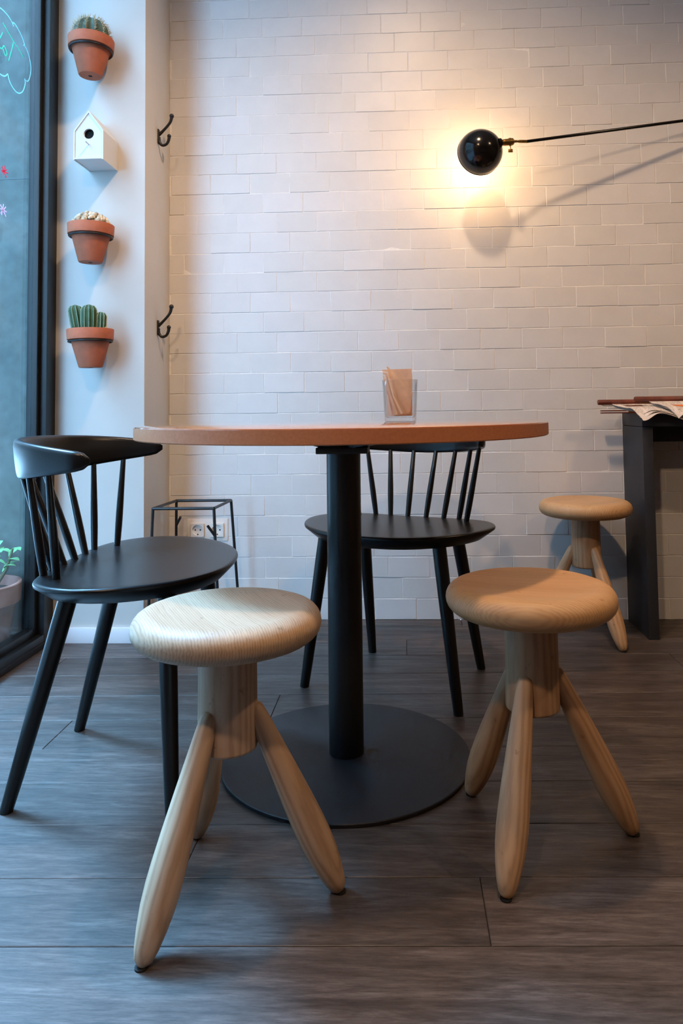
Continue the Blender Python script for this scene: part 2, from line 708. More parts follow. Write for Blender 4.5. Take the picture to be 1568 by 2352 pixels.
# floor slab and planks
floor = struct(MB().box((WIN_X - 0.06, YB, -0.06), (XR, WALL_Y + 0.01, -0.0035)).obj('floor', 'floor_joint', smooth=False))
SL = 0.028
PW = 0.1545
JOINT = {-2: 0.9, -1: 1.0, 0: 0.116, 1: -0.385, 2: -0.05, 3: -0.25, 4: -0.848, 5: -0.348, 6: -0.14, 7: 0.821, 8: 0.0, 9: -0.5, 10: 0.2}
PL = 1.9
for k in range(-14, 12):
    ya, yb = 1.097 + PW * k, 1.097 + PW * (k + 1)
    j0 = JOINT.get(k, (k * 0.437) % PL)
    x = j0 - PL * 4
    while x < XR:
        a, b = max(x, WIN_X - 0.06), min(x + PL, XR)
        x += PL
        if b - a < 0.02:
            continue
        g = 0.0007
        a += g
        b -= g
        top, e = 0.0, 0.0011

        def line(xx, yy):
            return min(yy + SL * xx, WALL_Y + 0.008)
        if line(a, ya) >= WALL_Y + 0.006:
            continue
        out = [(a, line(a, ya) + g), (b, line(b, ya) + g), (b, line(b, yb) - g), (a, line(a, yb) - g)]
        inn = [(a + e, line(a, ya) + g + e), (b - e, line(b, ya) + g + e), (b - e, line(b, yb) - g - e), (a + e, line(a, yb) - g - e)]
        cx, cyy = (a + b) / 2, (ya + yb) / 2
        vs = [(px - cx, py - cyy, -0.0035) for px, py in out] + [(px - cx, py - cyy, -0.0009) for px, py in out] + [(px - cx, py - cyy, top) for px, py in inn]
        fs = [(0, 1, 5, 4), (1, 2, 6, 5), (2, 3, 7, 6), (3, 0, 4, 7), (4, 5, 9, 8), (5, 6, 10, 9), (6, 7, 11, 10), (7, 4, 8, 11), (8, 9, 10, 11)]
        pk = MB().add(vs, fs).obj('plank', 'plank', floor, smooth=False)
        pk.location = (cx, cyy, 0)

struct(MB().box((WIN_X - 0.06, YB, CEIL), (XR, WALL_Y + 0.16, CEIL + 0.1)).obj('ceiling', 'ceiling_paint', smooth=False))
struct(MB().box((XR, YB, 0), (XR + 0.1, WALL_Y + 0.16, CEIL)).obj('wall_right', 'room_paint', smooth=False))
struct(MB().box((WIN_X - 0.06, YB - 0.1, 0), (XR, YB, CEIL)).obj('wall_front', 'room_paint', smooth=False))
WIN_Y0 = 0.55  # out-of-view window end; blank wall beyond it is sized to limit daylight
struct(MB().box((WIN_X - 0.16, YB, 0), (WIN_X, WIN_Y0, CEIL)).obj('wall_left', 'room_paint', smooth=False))
struct(MB().box((WIN_X - 0.16, WIN_Y0, 2.86), (WIN_X, PIL_Y, CEIL)).obj('wall_lintel', 'room_paint', smooth=False))

# shop window
win = bpy.data.objects.new('window_1', None)
COL.objects.link(win)
win.location = (WIN_X, 1.3, 0)
struct(win)


def wpart(name, a, b, mat='frame_metal', bev=0.002):
    p = MB().box(a, b, bev).obj(name, mat, win)
    p.location = (-WIN_X, -1.3, 0)
    return p


xa, xb = WIN_X - 0.062, WIN_X
wpart('frame_jamb', (xa, 2.388, 0), (xb, PIL_Y - 0.001, 2.86))
wpart('frame_jamb', (xa, WIN_Y0, 0), (xb, WIN_Y0 + 0.06, 2.86))
wpart('frame_rail', (xa, WIN_Y0 + 0.06, 0), (xb, 2.388, 0.046))
wpart('frame_rail', (xa, WIN_Y0 + 0.06, 2.80), (xb, 2.388, 2.86))
wpart('glazing_bead', (xa + 0.004, 2.366, 0.046), (xb - 0.022, 2.388, 2.80))
wpart('glazing_bead', (xa + 0.004, WIN_Y0 + 0.06, 0.046), (xb - 0.022, 2.366, 0.072))
wpart('rail_groove', (xb - 0.001, WIN_Y0 + 0.06, 0.018), (xb + 0.003, 2.388, 0.022), bev=0.0008)
wpart('pane', (xa + 0.018, WIN_Y0 + 0.06, 0.072), (xa + 0.024, 2.366, 2.80), 'window_glass', 0)

# outside: concrete pier, kerb, pavement
conc = struct(MB().box((-1.62, 2.472, 0.03), (-1.264, 3.1, 3.6), 0.006).obj('wall_outside_concrete', 'concrete'))
MB().box((-1.6215, 2.4708, 1.606), (-1.264, 2.473, 1.610)).obj('formwork_seam', 'seam', conc, smooth=False)
struct(MB().box((-1.66, 2.44, -0.03), (-1.264, 3.1, 0.03), 0.004).obj('trim_1', 'concrete'))
struct(MB().box((-9, -6, -0.12), (WIN_X - 0.062, 3.1, -0.03)).obj('floor_outside', 'pavement', smooth=False))


# unseen building across the street, added to block low sky light
fb = thing('sky_block_building', 'unseen grey rendered building across the street, added to block the low sky', 'building', (-7.0, 2.0, -0.03))
MB().box((-0.5, -9, 0), (0, 9, 7.5)).obj('facade', 'facade_render', fb, smooth=False)
wf = MB().box((-0.02, -0.55, 0), (0.05, 0.55, 1.7), 0.01).mesh('window', 'frame_metal')
wp = MB().box((0.05, -0.48, 0.07), (0.06, 0.48, 1.63)).mesh('pane', 'facade_pane', smooth=False)
for zz in (0.9, 4.1):
    for k in range(6):
        f_ = mk('window', wf, fb, Matrix.Translation((0, -7.0 + 2.8 * k, zz)))
        mk('pane', wp, f_)

# ------------------------------------------------------------------ round table
TX, TY, TZ, TR = -0.138, 1.6626, 0.7487, 0.4576
tb = thing('round_table', 'round copper-brown cafe table on a black column with a disc foot', 'table', (TX, TY, 0))
th_ = 0.029
MB().lathe([(0, TZ), (TR - 0.003, TZ), (TR - 0.0008, TZ - 0.001), (TR, TZ - 0.003)], 128).obj('tabletop', 'table', tb)
MB().lathe([(TR, TZ - 0.003), (TR, TZ - th_ + 0.002), (TR - 0.002, TZ - th_), (0, TZ - th_)], 128).obj('table_edge', 'table_edge', tb)
CR_ = 0.0388
MB().lathe([(0, 0.013), (CR_, 0.013), (CR_, TZ - th_ - 0.02), (0, TZ - th_ - 0.02)], 48).obj('column', 'column_metal', tb)
MB().lathe([(0, 0.0), (0.276, 0.0), (0.277, 0.002), (0.277, 0.007), (0.2755, 0.0085), (0.12, 0.0115), (0.05, 0.0125), (0, 0.0125)], 96).obj('foot_plate', 'base_metal', tb)
zb = TZ - th_
mp = MB().box((-0.058, -0.05, zb - 0.040), (0.058, 0.05, zb - 0.026), 0.002)
mp.obj('mounting_plate', 'black_metal', tb)
for k in range(4):
    a = PI / 4 + k * PI / 2 + 0.2
    arm = MB()
    d = Vector((math.cos(a), math.sin(a), 0))
    n_ = Vector((-d.y, d.x, 0))
    pts = []
    for rr_, hw, dz in ((0.03, 0.030, 0.030), (0.075, 0.024, 0.022), (0.125, 0.016, 0.003)):
        for s_ in (-1, 1):
            pts += [d * rr_ + n_ * hw * s_ + Vector((0, 0, zb)), d * rr_ + n_ * hw * s_ + Vector((0, 0, zb - dz))]
    fs = [(0, 4, 6, 2), (1, 3, 7, 5), (4, 8, 10, 6), (5, 7, 11, 9), (0, 1, 5, 4), (4, 5, 9, 8), (2, 6, 7, 3), (6, 10, 11, 7), (8, 9, 11, 10), (0, 2, 3, 1)]
    arm.add(pts, fs).obj('bracket_arm', 'black_metal', tb, ang=0.3)

# ------------------------------------------------------------------ glass of napkins
GX, GY = -0.0065, 1.692
tum = MB().lathe([(0, 0.0), (0.034, 0.0), (0.0365, 0.002), (0.0415, 0.095), (0.0418, 0.0965), (0.0412, 0.0972), (0.0402, 0.0965),
                  (0.0352, 0.012), (0.032, 0.009), (0, 0.0085)], 64).obj('glass_tumbler', 'tumbler_glass', ang=1.2)
tum.location = (GX, GY, TZ)
tag(tum, 'clear glass tumbler holding paper napkins on the round table', 'glass')


def napkin(pts, y0, turn, lay, mat, label, wav=0.0012, gap=0.0014):
    """a folded paper napkin: lay thin leaves cut to the outline pts (x, z)"""
    bb = MB()
    for q in range(lay):
        n_ = len(pts)
        cx_ = sum(p[0] for p in pts) / n_
        cz_ = sum(p[1] for p in pts) / n_
        ph = R.uniform(0, 6)
        rings_ = []
        vs_, fs_ = [], []
        for sd in (0, 1):
            for s_ in (1.0, 0.66, 0.33):
                for i in range(n_ * 3):
                    a_, b_ = pts[i // 3], pts[(i // 3 + 1) % n_]
                    f_ = (i % 3) / 3
                    x = cx_ + (a_[0] + (b_[0] - a_[0]) * f_ - cx_) * s_ * (1 - 0.02 * q)
                    z_ = cz_ + (a_[1] + (b_[1] - a_[1]) * f_ - cz_) * s_ * (1 - 0.015 * q)
                    y = y0 + q * gap * (0.4 + 8 * z_) + wav * math.sin(90 * x + 50 * z_ + ph) + sd * 0.0005
                    vs_.append((x, y, z_))
            vs_.append((cx_, y0 + q * gap * (0.4 + 8 * cz_) + wav * math.sin(90 * cx_ + 50 * cz_ + ph) + sd * 0.0005, cz_))
        m_ = n_ * 3
        off = 3 * m_ + 1
        for sd in (0, 1):
            o_ = sd * off
            for i in range(m_):
                j = (i + 1) % m_
                fs_ += [(o_ + i, o_ + j, o_ + m_ + j, o_ + m_ + i), (o_ + m_ + i, o_ + m_ + j, o_ + 2 * m_ + j, o_ + 2 * m_ + i), (o_ + 2 * m_ + i, o_ + 2 * m_ + j, o_ + 3 * m_)]
        for i in range(m_):
            j = (i + 1) % m_
            fs_.append((i, j, off + j, off + i))
        bb.add(vs_, fs_)
    m = Matrix.Translation((GX, GY, TZ)) @ Matrix.Rotation(turn, 4, 'Z')
    bb.v = [tuple(m @ Vector(p)) for p in bb.v]
    return tag(bb.obj('paper_napkin', mat), label, 'napkin', 'paper napkins in the tumbler')


napkin([(-0.022, 0.1225), (0.0285, 0.1235), (0.0300, 0.10), (0.0285, 0.013), (-0.020, 0.0125)], 0.014, 0.05, 3, 'kraft', 'tan paper napkin standing upright at the back of the tumbler')
napkin([(-0.031, 0.1285), (-0.028, 0.129), (0.0300, 0.066), (0.022, 0.020), (0.004, 0.013), (-0.006, 0.060)], 0.004, 0.0, 2, 'kraft', 'tan napkin leaning across the tumbler with a long diagonal fold')
for k in range(6):
    napkin([(-0.0415 + 0.001 * k, 0.1215 - 0.0035 * k), (-0.026 - 0.002 * k, 0.121 - 0.004 * k), (-0.012 - 0.0025 * k, 0.06), (0.012 - 0.0055 * k, 0.020 - 0.001 * k), (-0.004 - 0.004 * k, 0.0125), (-0.024 - 0.0008 * k, 0.062)],
           0.000 - 0.0035 * k, -0.05 * k, 1, 'kraft_pale' if k % 2 else 'kraft', 'pale folded napkin fanned out in the left half of the tumbler', 0.0016)


# ------------------------------------------------------------------ oak stools
SR, SZT, STH = 0.1546, 0.4564, 0.052


def seat_profile():
    h = STH / 2
    pr = [(0, SZT - 0.004), (0.06, SZT - 0.0035), (0.10, SZT - 0.002), (0.122, SZT - 0.0002)]
    cxr = SR - 0.030
    for k in range(0, 13):
        a = PI / 2 - PI * k / 12
        pr.append((cxr + 0.030 * math.cos(a) ** 0.9 if math.cos(a) > 1e-6 else cxr, SZT - h + h * math.sin(a)))
    pr += [(0.09, SZT - STH), (0, SZT - STH)]
    return pr


LEG_TOP_R, LEG_TOP_Z, LEG_FOOT_R = 0.040, 0.300, 0.181
lv = Vector((LEG_FOOT_R - LEG_TOP_R, 0, -LEG_TOP_Z))
LEN = lv.length
leg_prof = [(0, 0), (0.007, 0.001), (0.0115, 0.005), (0.0140, 0.012), (0.0158, 0.03), (0.0185, 0.07), (0.0218, 0.12), (0.0248, 0.17), (0.0265, 0.21), (0.0268, 0.235),
            (0.0255, 0.262), (0.0222, 0.288), (0.0178, 0.31), (0.0135, 0.324), (0.0085, LEN - 0.002), (0.006, LEN), (0, LEN)]
MESH = {}
for nm in ('pale', 'gold'):
    MESH['seat' + nm] = MB().lathe(seat_profile(), 96).mesh('seat', 'oak_' + nm + '_seat', ang=1.2)
    MESH['col' + nm] = MB().lathe([(0, 0.231), (0.0445, 0.231), (0.048, 0.2335), (0.0488, 0.237), (0.0478, 0.32), (0.0474, SZT - STH + 0.002)], 64).mesh('column', 'oak_' + nm, ang=0.9)
    MESH['leg' + nm] = MB().lathe(leg_prof, 40).mesh('leg', 'oak_' + nm, ang=1.2)
pad_me = MB().lathe([(0, 0), (0.0095, 0), (0.0095, 0.0025), (0, 0.0025)], 20).mesh('foot_pad', 'rubber')


def stool(x, y, a0, nm, label, rz=0.0):
    t_ = thing('tripod_stool', label, 'stool', (x, y, 0), 0, 'turned oak tripod stools')
    s_ = mk('seat', MESH['seat' + nm], t_)
    s_.rotation_euler = (0, 0, rz)
    mk('column', MESH['col' + nm], t_).rotation_euler = (0, 0, rz + 1)
    for k in range(3):
        a = a0 + k * 2 * PI / 3
        d = Vector((math.cos(a), math.sin(a), 0))
        p0 = d * LEG_TOP_R + Vector((0, 0, LEG_TOP_Z + 0.002))
        p1 = d * LEG_FOOT_R + Vector((0, 0, 0.002))
        lg = mk('leg', MESH['leg' + nm], t_, align(p0, p1 - p0, k * 2.1))
        pd = mk('foot_pad', pad_me, lg)
        pd.matrix_local = align(p0, p1 - p0, k * 2.1).inverted() @ Matrix.Translation(p1 + Vector((0, 0, -0.002)))
    return t_


stool(-0.2946, 1.2052, -2.0562, 'pale', 'pale grained oak tripod stool in front of the table, nearest the camera')
stool(0.228, 1.3644, 2.1812, 'gold', 'smooth golden oak tripod stool at the right front of the table')
stool(0.6175, 2.535, math.radians(-68), 'gold', 'small-looking oak tripod stool against the tiled wall beside the black bar table', 0.9)


# ------------------------------------------------------------------ black spindle chairs
half = [(0, -.195), (.12, -.19), (.2, -.165), (.25, -.11), (.268, -.04), (.255, .03), (.215, .10), (.15, .155), (.08, .183), (0, .19)]
outl = catmull([Vector((x, y, 0)) for x, y in half] + [Vector((-x, y, 0)) for x, y in half[-2:0:-1]], 5)
outl = [Vector((p.x * 1.062, p.y * 0.996, 0)) for p in outl]


def seat_z(x, y):
    return 0.4454 + 0.0065 * (x / 0.27) ** 2


def chair_seat():
    n = len(outl)
    vs, fs, rings = [], [], []
    spec = [(0.0, 0, 1), (0.25, 0, 1), (0.5, 0, 1), (0.72, 0, 1), (0.88, 0, 1), (0.965, 0, 1), (0.985, -0.0006, 1), (0.997, -0.003, 1), (1.0, -0.006, 1),
            (0.996, -0.010, 1), (0.87, -0.034, 1), (0.85, -0.0355, 1), (0.4, -0.035, 1), (0.0, -0.035, 1)]
    for s_, dz, _ in spec:
        if s_ == 0:
            rings.append([len(vs)])
            vs.append((0, 0, seat_z(0, 0) + dz))
        else:
            rings.append(list(range(len(vs), len(vs) + n)))
            for p in outl:
                x, y = p.x * s_, p.y * s_
                vs.append((x, y, seat_z(x, y) + dz))
    for A, B in zip(rings, rings[1:]):
        for i in range(n):
            j = (i + 1) % n
            if len(A) == 1:
                fs.append((A[0], B[i], B[j]))
            elif len(B) == 1:
                fs.append((A[i], A[j], B[0]))
            else:
                fs.append((A[i], A[j], B[j], B[i]))
    return MB().add(vs, fs)


def rail_c(t_):
    """centre line of the bent back rail; t_ in -1..1"""
    a = t_ * math.radians(88)
    x = 0.247 * math.sin(a)
    y = -0.0332 - 0.231 * math.cos(a)
    top = 0.727 - 0.026 * abs(t_) ** 2.2
    bot = 0.636 + 0.034 * abs(t_) ** 1.6
    return Vector((x, y, (top + bot) / 2)), (top - bot) / 2


def chair_rail():
    b = MB()
    N, K = 48, 16
    vs, fs = [], []
    for i in range(N + 1):
        t_ = -1 + 2 * i / N
        c, hh = rail_c(t_)
        c2, _ = rail_c(min(1, t_ + 0.01))
        c1, _ = rail_c(max(-1, t_ - 0.01))
        d = (c2 - c1).normalized()
        nrm = Vector((d.y, -d.x, 0)).normalized()
        end = 1.0
        e = (1 - abs(t_))
        if e < 0.085:
            end = math.sqrt(max(0.0, 1 - (1 - e / 0.085) ** 2)) * 0.97 + 0.03
        tk = 0.0115 * (0.6 + 0.4 * end)
        hh *= 0.35 + 0.65 * end if e >= 0.0001 else 0.35
        tilt = 0.13 * math.cos(t_ * PI / 2)
        for k in range(K):
            a = 2 * PI * k / K
            ca, sa = math.cos(a), math.sin(a)
            p_ = 0.5
            X = math.copysign(abs(ca) ** p_, ca) * tk * (end if e < 0.085 else 1)
            Z = math.copysign(abs(sa) ** p_, sa) * hh
            vs.append(c + nrm * (X + tilt * Z) + Vector((0, 0, Z)))
    for i in range(N):
        for k in range(K):
            j = (k + 1) % K
            fs.append((i * K + k, i * K + j, (i + 1) * K + j, (i + 1) * K + k))
    fs.append(tuple(range(K)))
    fs.append(tuple(N * K + k for k in range(K)))
    return b.add(vs, fs)


def make_chair():
    root = thing('spindle_chair', '', 'chair', group='black spindle-back chairs')
    chair_seat().obj('seat', 'chair_black', root, ang=0.9)
    rl = chair_rail().obj('back_rail', 'chair_black', root, ang=1.0)
    for k in range(8):
        s_ = (k - 3.5) / 3.5
        a = s_ * 1.0516
        bx, by = 0.2002 * math.sin(a), -0.0397 - 0.1885 * math.cos(a)
        by = max(by, -0.19 * 0.996 + 0.012 + 0.10 * bx * bx)
        p0 = Vector((bx, by, seat_z(bx, by) - 0.006))
        a = s_ * 1.1123
        p1 = Vector((0.2414 * math.sin(a), -0.0332 - 0.226 * math.cos(a), 0.6512))
        p1 = p0 + (p1 - p0) * 1.05
        path = [p0.lerp(p1, q / 8) for q in range(9)]
        rad = [0.0074, 0.0082, 0.0088, 0.0088, 0.0084, 0.0078, 0.0072, 0.0067, 0.0062]
        MB().tube(path, rad, 12).obj('spindle', 'chair_black', root)
    for sx in (-1, 1):
        for top, foot in (((0.150 * sx, -0.115), (0.1805 * sx, -0.2252)), ((0.172 * sx, 0.085), (0.2281 * sx, 0.1123))):
            zt_ = seat_z(*top) - 0.025
            p0, p1 = Vector((*top, zt_)), Vector((*foot, 0.0))
            path = [p0.lerp(p1, q / 6) for q in range(7)]
            rad = [0.0185, 0.0185, 0.0178, 0.0168, 0.0156, 0.0143, 0.0128]
            lg = MB().tube(path, rad, 20)
            lg.v = [(x, y, max(z_, 0.0)) for x, y, z_ in lg.v]
            lg.obj('leg', 'chair_black', root, ang=0.9)
    return root


ch = make_chair()
ch2 = copy_tree(ch)
ch.location = (-0.5724, 1.6216, 0)
ch.rotation_euler = (0, 0, math.radians(2.8 - 90))
ch['label'] = 'black spindle-back chair beside the shop window, pulled out left of the table'
ch2.location = (-0.035, 2.0856, 0)
ch2.rotation_euler = (0, 0, math.radians(-113.7 - 90))
ch2['label'] = 'black spindle-back chair behind the table with its back to the tiled wall'

# ------------------------------------------------------------------ bar table at the right
bt = thing('bar_table', 'tall matt black wall table with panel legs at the right edge', 'table', (0.803, 2.485, 0))
o3 = Vector((0.803, 2.485, 0))


def bpart(name, a, b, bev=0.0025, mat='bar_black'):
    return MB().box(Vector(a) - o3, Vector(b) - o3, bev).obj(name, mat, bt)


bpart('panel_leg', (0.803, 2.485, 0), (0.8385, 2.708, 0.7045))
bpart('panel_leg', (2.30, 2.485, 0), (2.3355, 2.708, 0.7045))
bpart('tabletop', (0.803, 2.485, 0.7055), (2.3355, 2.708, 0.7495))
bpart('wall_rail', (0.8385, 2.672, 0.645), (2.30, 2.706, 0.7045))


# newspapers on sticks
def newspaper(x0, x1, ys, yf, zs, zf, droop, label, seed):
    t_ = thing('stick_newspaper', label, 'newspaper', (x0, ys, zs), 0, 'newspapers on wooden sticks')
    o_ = Vector((x0, ys, zs))
    rr_ = random.Random(seed)
    path = [(0, 0, 0), (0.004, 0, 0), (0.34, 0, 0), (0.70, 0, 0.0)]
    MB().tube(path, [0.0085, 0.0095, 0.0095, 0.0095], 8).obj('newspaper_stick', 'newsstick', t_)
    MB().tube([(0.008, 0.0, -0.006), (0.02, -0.004, -0.0125), (0.06, -0.004, -0.0125)], 0.0012, 6).obj('wire_clip', 'brass', t_)

    def surf(u, v_, q=0, ins=0.0):
        x = 0.045 + ins + u * (x1 - x0 - 0.045)
        y = (yf - ys) * v_
        z_ = (zf - zs) * (v_ ** 0.6) - 0.004
        z_ += 0.006 * math.sin(7 * u + seed) * v_ + 0.004 * noise.noise(Vector((u * 6, v_ * 3, seed)))
        edge = max(0, v_ - 0.72) / 0.28
        z_ -= droop * edge ** 1.5 * (0.55 + 0.45 * math.sin(u * 17 + seed * 1.3)) * (1 + 0.1 * q)
        cor = max(0, 1 - u / 0.18)
        x += 0.05 * v_ * cor
        z_ -= 0.0026 * q
        y -= 0.0055 * q * v_
        return Vector((x, y, z_))
    for q in range(5):
        MB().sheet(40, 12, lambda u, v_, q=q: surf(u, v_, q, 0.006 * q * (1 if q % 2 else 0.4)), 0.0007).obj('page', 'newsprint' if q in (0, 2) else 'newspaper_plain', t_)
    return t_, surf


n1, s1 = newspaper(0.688, 1.30, 2.60, 2.462, 0.7895, 0.764, 0.020, 'newspaper on a brown stick, left of the two on the black bar table', 1.0)
MB().sheet(8, 4, lambda u, v_: s1(0.06 + 0.12 * u, 0.12 + 0.22 * v_) + Vector((0, 0, 0.0012)), 0.0003).obj('printed_picture', 'picture_brown', n1)
n2, s2 = newspaper(0.800, 1.42, 2.548, 2.452, 0.7985, 0.770, 0.034, 'newspaper on a brown stick with an orange picture, lying on top of the other', 2.3)
MB().sheet(8, 4, lambda u, v_: s2(0.11 + 0.16 * u, 0.35 + 0.35 * v_) + Vector((0, 0, 0.0012)), 0.0003).obj('printed_picture', 'picture_orange', n2)
sp = thing('newspaper_holder', 'dark wooden newspaper stick clamp sticking out lowest under the papers', 'newspaper stick', (0.712, 2.655, 0.7545))
MB().box((0, -0.008, -0.005), (0.5, 0.008, -0.0008), 0.001).obj('clamp_bar', 'newsstick', sp)
MB().box((0.0, -0.008, 0.0025), (0.5, 0.008, 0.0065), 0.001).obj('clamp_bar', 'newsstick', sp)
MB().box((0.1, -0.006, -0.0008), (0.12, 0.006, 0.0025)).obj('clamp_spacer', 'brass', sp)

# ------------------------------------------------------------------ wall lamp
LX, LY, LZ, LR = 0.286, 2.54, 1.680, 0.0795
wl = thing('swing_arm_lamp', 'black dome wall lamp on a long thin arm, lit and facing the tiles', 'lamp', (LX, LY, LZ))
ax = Vector((-0.24, 0.96, -0.06)).normalized()
prof = []
for k in range(17):
    a = math.radians(100) * k / 16
    prof.append((LR * math.sin(a), -LR * math.cos(a)))
outer = list(prof)
outer.append((outer[-1][0] + 0.0015, outer[-1][1] + 0.0005))
inner = [(r * 0.972, z * 0.972 + 0.0003) for r, z in prof]
mA = align((0, 0, 0), ax)
MB().lathe(outer + [(inner[-1][0], outer[-1][1])], 48, mA).obj('dome_shade', 'lamp_enamel', wl, ang=0.9)
MB().lathe(inner + [(outer[-2][0] - 0.0004, outer[-1][1] - 0.0003)], 48, mA).obj('shade_lining', 'lamp_inside', wl, ang=0.9)
MB().sphere(ax * 0.012, 0.022, 20, 12).obj('bulb', 'bulb', wl)
arm0 = Vector((0.4502, 2.54, 1.7143)) - Vector((LX, LY, LZ))
dn = Vector((0.86, -0.42, 0.26)).normalized()
pS = dn * (LR - 0.004)
dS = (arm0 - Vector((0, 0.012, 0)) - pS).normalized()
mS = align(pS, dS)
MB().lathe([(0, -0.006), (0.0165, -0.006), (0.0165, 0.004), (0.013, 0.007), (0, 0.007)], 24, mS).obj('shade_neck', 'lamp_enamel', wl)
sock = MB().lathe([(0, 0.006), (0.0108, 0.006), (0.0112, 0.012), (0.0104, 0.0125), (0.0118, 0.018), (0.0118, 0.034), (0.0142, 0.035), (0.0142, 0.041), (0.0125, 0.042), (0.0125, 0.048), (0.007, 0.053), (0.0045, 0.056), (0.0045, 0.064), (0, 0.064)], 24, mS).obj('brass_socket', 'brass', wl)
kp = pS + dS * 0.038
MB().tube([kp, kp + Vector((0.002, 0, -0.026))], 0.0016, 8).box(kp + Vector((-0.007, -0.002, -0.037)), kp + Vector((0.009, 0.002, -0.025)), 0.0012).obj('switch_key', 'brass', sock)
eS = pS + dS * 0.062
MB().tube([eS, eS + (arm0 - eS) * 0.35, arm0 + (arm0 - eS) * 0.05], [0.0032, 0.0055, 0.0055], 12).obj('swivel_joint', 'brass', wl)
aend = Vector((1.095, 2.655, 1.823)) - Vector((LX, LY, LZ))
MB().tube([arm0, aend], 0.0056, 12).obj('arm', 'lamp_enamel', wl)
MB().tube([aend + Vector((0, -0.01, 0)), aend + Vector((0, WALL_Y - LY - 0.001, 0))], 0.008, 12).obj('wall_bracket', 'lamp_enamel', wl)
MB().lathe([(0, 0), (0.045, 0), (0.045, 0.008), (0.02, 0.014), (0, 0.014)], 32, align(aend + Vector((0, WALL_Y - LY - 0.001, 0)), (0, -1, 0))).obj('wall_plate', 'lamp_enamel', wl)


# ------------------------------------------------------------------ ceiling spotlights (the room's own lamps)
for k, (x, y, wt, cone, blend) in enumerate(SPOTS):
    t_ = thing('ceiling_spotlight', ('black ceiling spotlight above the round table', 'black ceiling spotlight above the bar table side', 'black ceiling spotlight behind the camera')[k], 'lamp', (x, y, CEIL), 0, 'ceiling spotlights')
    MB().lathe([(0, 0), (0.05, 0), (0.05, -0.012), (0.012, -0.016), (0, -0.016)], 32).obj('ceiling_rose', 'black_metal', t_)
    MB().lathe([(0.012, -0.016), (0.036, -0.018), (0.038, -0.03), (0.038, -0.09), (0.034, -0.09), (0.034, -0.05), (0, -0.05)], 32).obj('housing', 'black_metal', t_)
    MB().lathe([(0, -0.0505), (0.0335, -0.0505), (0.0335, -0.054), (0, -0.054)], 32).obj('lens', 'spot_lens', t_)
    ld = bpy.data.lights.new('spot_beam', 'SPOT')
    ld.energy = wt
    ld.color = WARM
    ld.shadow_soft_size = 0.065
    ld.spot_size = math.radians(cone)
    ld.spot_blend = blend
    lo = bpy.data.objects.new('spot_beam', ld)
    COL.objects.link(lo)
    lo.parent = t_
    lo.location = (0, 0, -0.10)

# ------------------------------------------------------------------ coat hooks on the pillar's side
hook = thing('coat_hook', '', 'hook', group='black coat hooks on the pillar side')
MB().box((0, -0.008, -0.024), (0.0045, 0.008, 0.030), 0.0016).obj('back_plate', 'black_metal', hook)
up = catmull([(0.003, 0, 0.010), (0.016, 0, 0.022), (0.033, 0, 0.040), (0.046, 0, 0.058), (0.050, 0, 0.076)], 5, False)
MB().tube(up, [0.0064 - 0.0015 * math.sin(PI * i / (len(up) - 1)) for i in range(len(up))], 10).sphere((0.0505, 0, 0.079), 0.0085, 12, 8).obj('upper_prong', 'black_metal', hook)
lo_ = catmull([(0.003, 0, 0.0), (0.005, 0, -0.018), (0.016, 0, -0.030), (0.031, 0, -0.026), (0.039, 0, -0.012), (0.041, 0, 0.0)], 5, False)
MB().tube(lo_, [0.0062 - 0.0012 * math.sin(PI * i / (len(lo_) - 1)) for i in range(len(lo_))], 10).sphere((0.0412, 0, 0.004), 0.0075, 12, 8).obj('lower_prong', 'black_metal', hook)
hk2 = copy_tree(hook)
HY = 2.585
for h_, zc, lb in ((hook, 1.785, 'upper black double coat hook on the pillar beside the birdhouse'), (hk2, 1.078, 'lower black double coat hook on the pillar beside the lowest pot')):
    h_.location = (PIL_X + 0.0003, HY, zc)
    h_['label'] = lb

# ------------------------------------------------------------------ cactus pots in wall rings
POT = [(0, 0), (0.0385, 0), (0.0405, 0.003), (0.0655, 0.104), (0.0655, 0.1045), (0.074, 0.1045), (0.0775, 0.106), (0.0795, 0.144), (0.0785, 0.146), (0.0735, 0.146), (0.0715, 0.144), (0.0665, 0.112), (0.0655, 0.106)]
PRS, PZS = 0.945, 0.87
pot_me = MB().lathe([(r * PRS, z * PZS) for r, z in POT + [(0.064, 0.104), (0.038, 0.006), (0, 0.006)]], 56).mesh('pot', 'terracotta', ang=0.6)
hole_me = MB().lathe([(0, -0.0006), (0.0065, -0.0006), (0.0065, 0.001), (0, 0.001)], 20).mesh('drain_hole', 'dark_hole')
soil_me = MB().lathe([(r * PRS, z * PZS) for r, z in [(0, 0.132), (0.05, 0.131), (0.069, 0.128)]], 32).mesh('soil', 'soil')
ring_b = MB()
ring = [(0.0685 * math.cos(2 * PI * k / 48), 0.0685 * math.sin(2 * PI * k / 48), 0.0865) for k in range(49)]
ring_b.tube(ring, 0.0030, 10, cap=False)
ring_me = ring_b.mesh('ring', 'black_metal')


def pot_spot(px_x, z0, tilt, name, label, rlabel):
    y = PIL_Y - 0.084
    t_ = thing(name, label, 'cactus', (px_x, y, z0), 0, 'terracotta cactus pots on the pillar')
    t_.rotation_euler = (0, tilt, 0)
    mk('pot', pot_me, t_)
    mk('drain_hole', hole_me, t_)
    mk('soil', soil_me, t_)
    h_ = thing('pot_ring', rlabel, 'pot holder', (px_x, y, z0), 0, 'black wall rings for pots')
    h_.rotation_euler = (0, tilt, 0)
    mk('ring', ring_me, h_)
    MB().box((-0.008, 0.068, 0.074), (0.008, 0.0838, 0.104), 0.001).obj('wall_lug', 'black_metal', h_)
    return t_


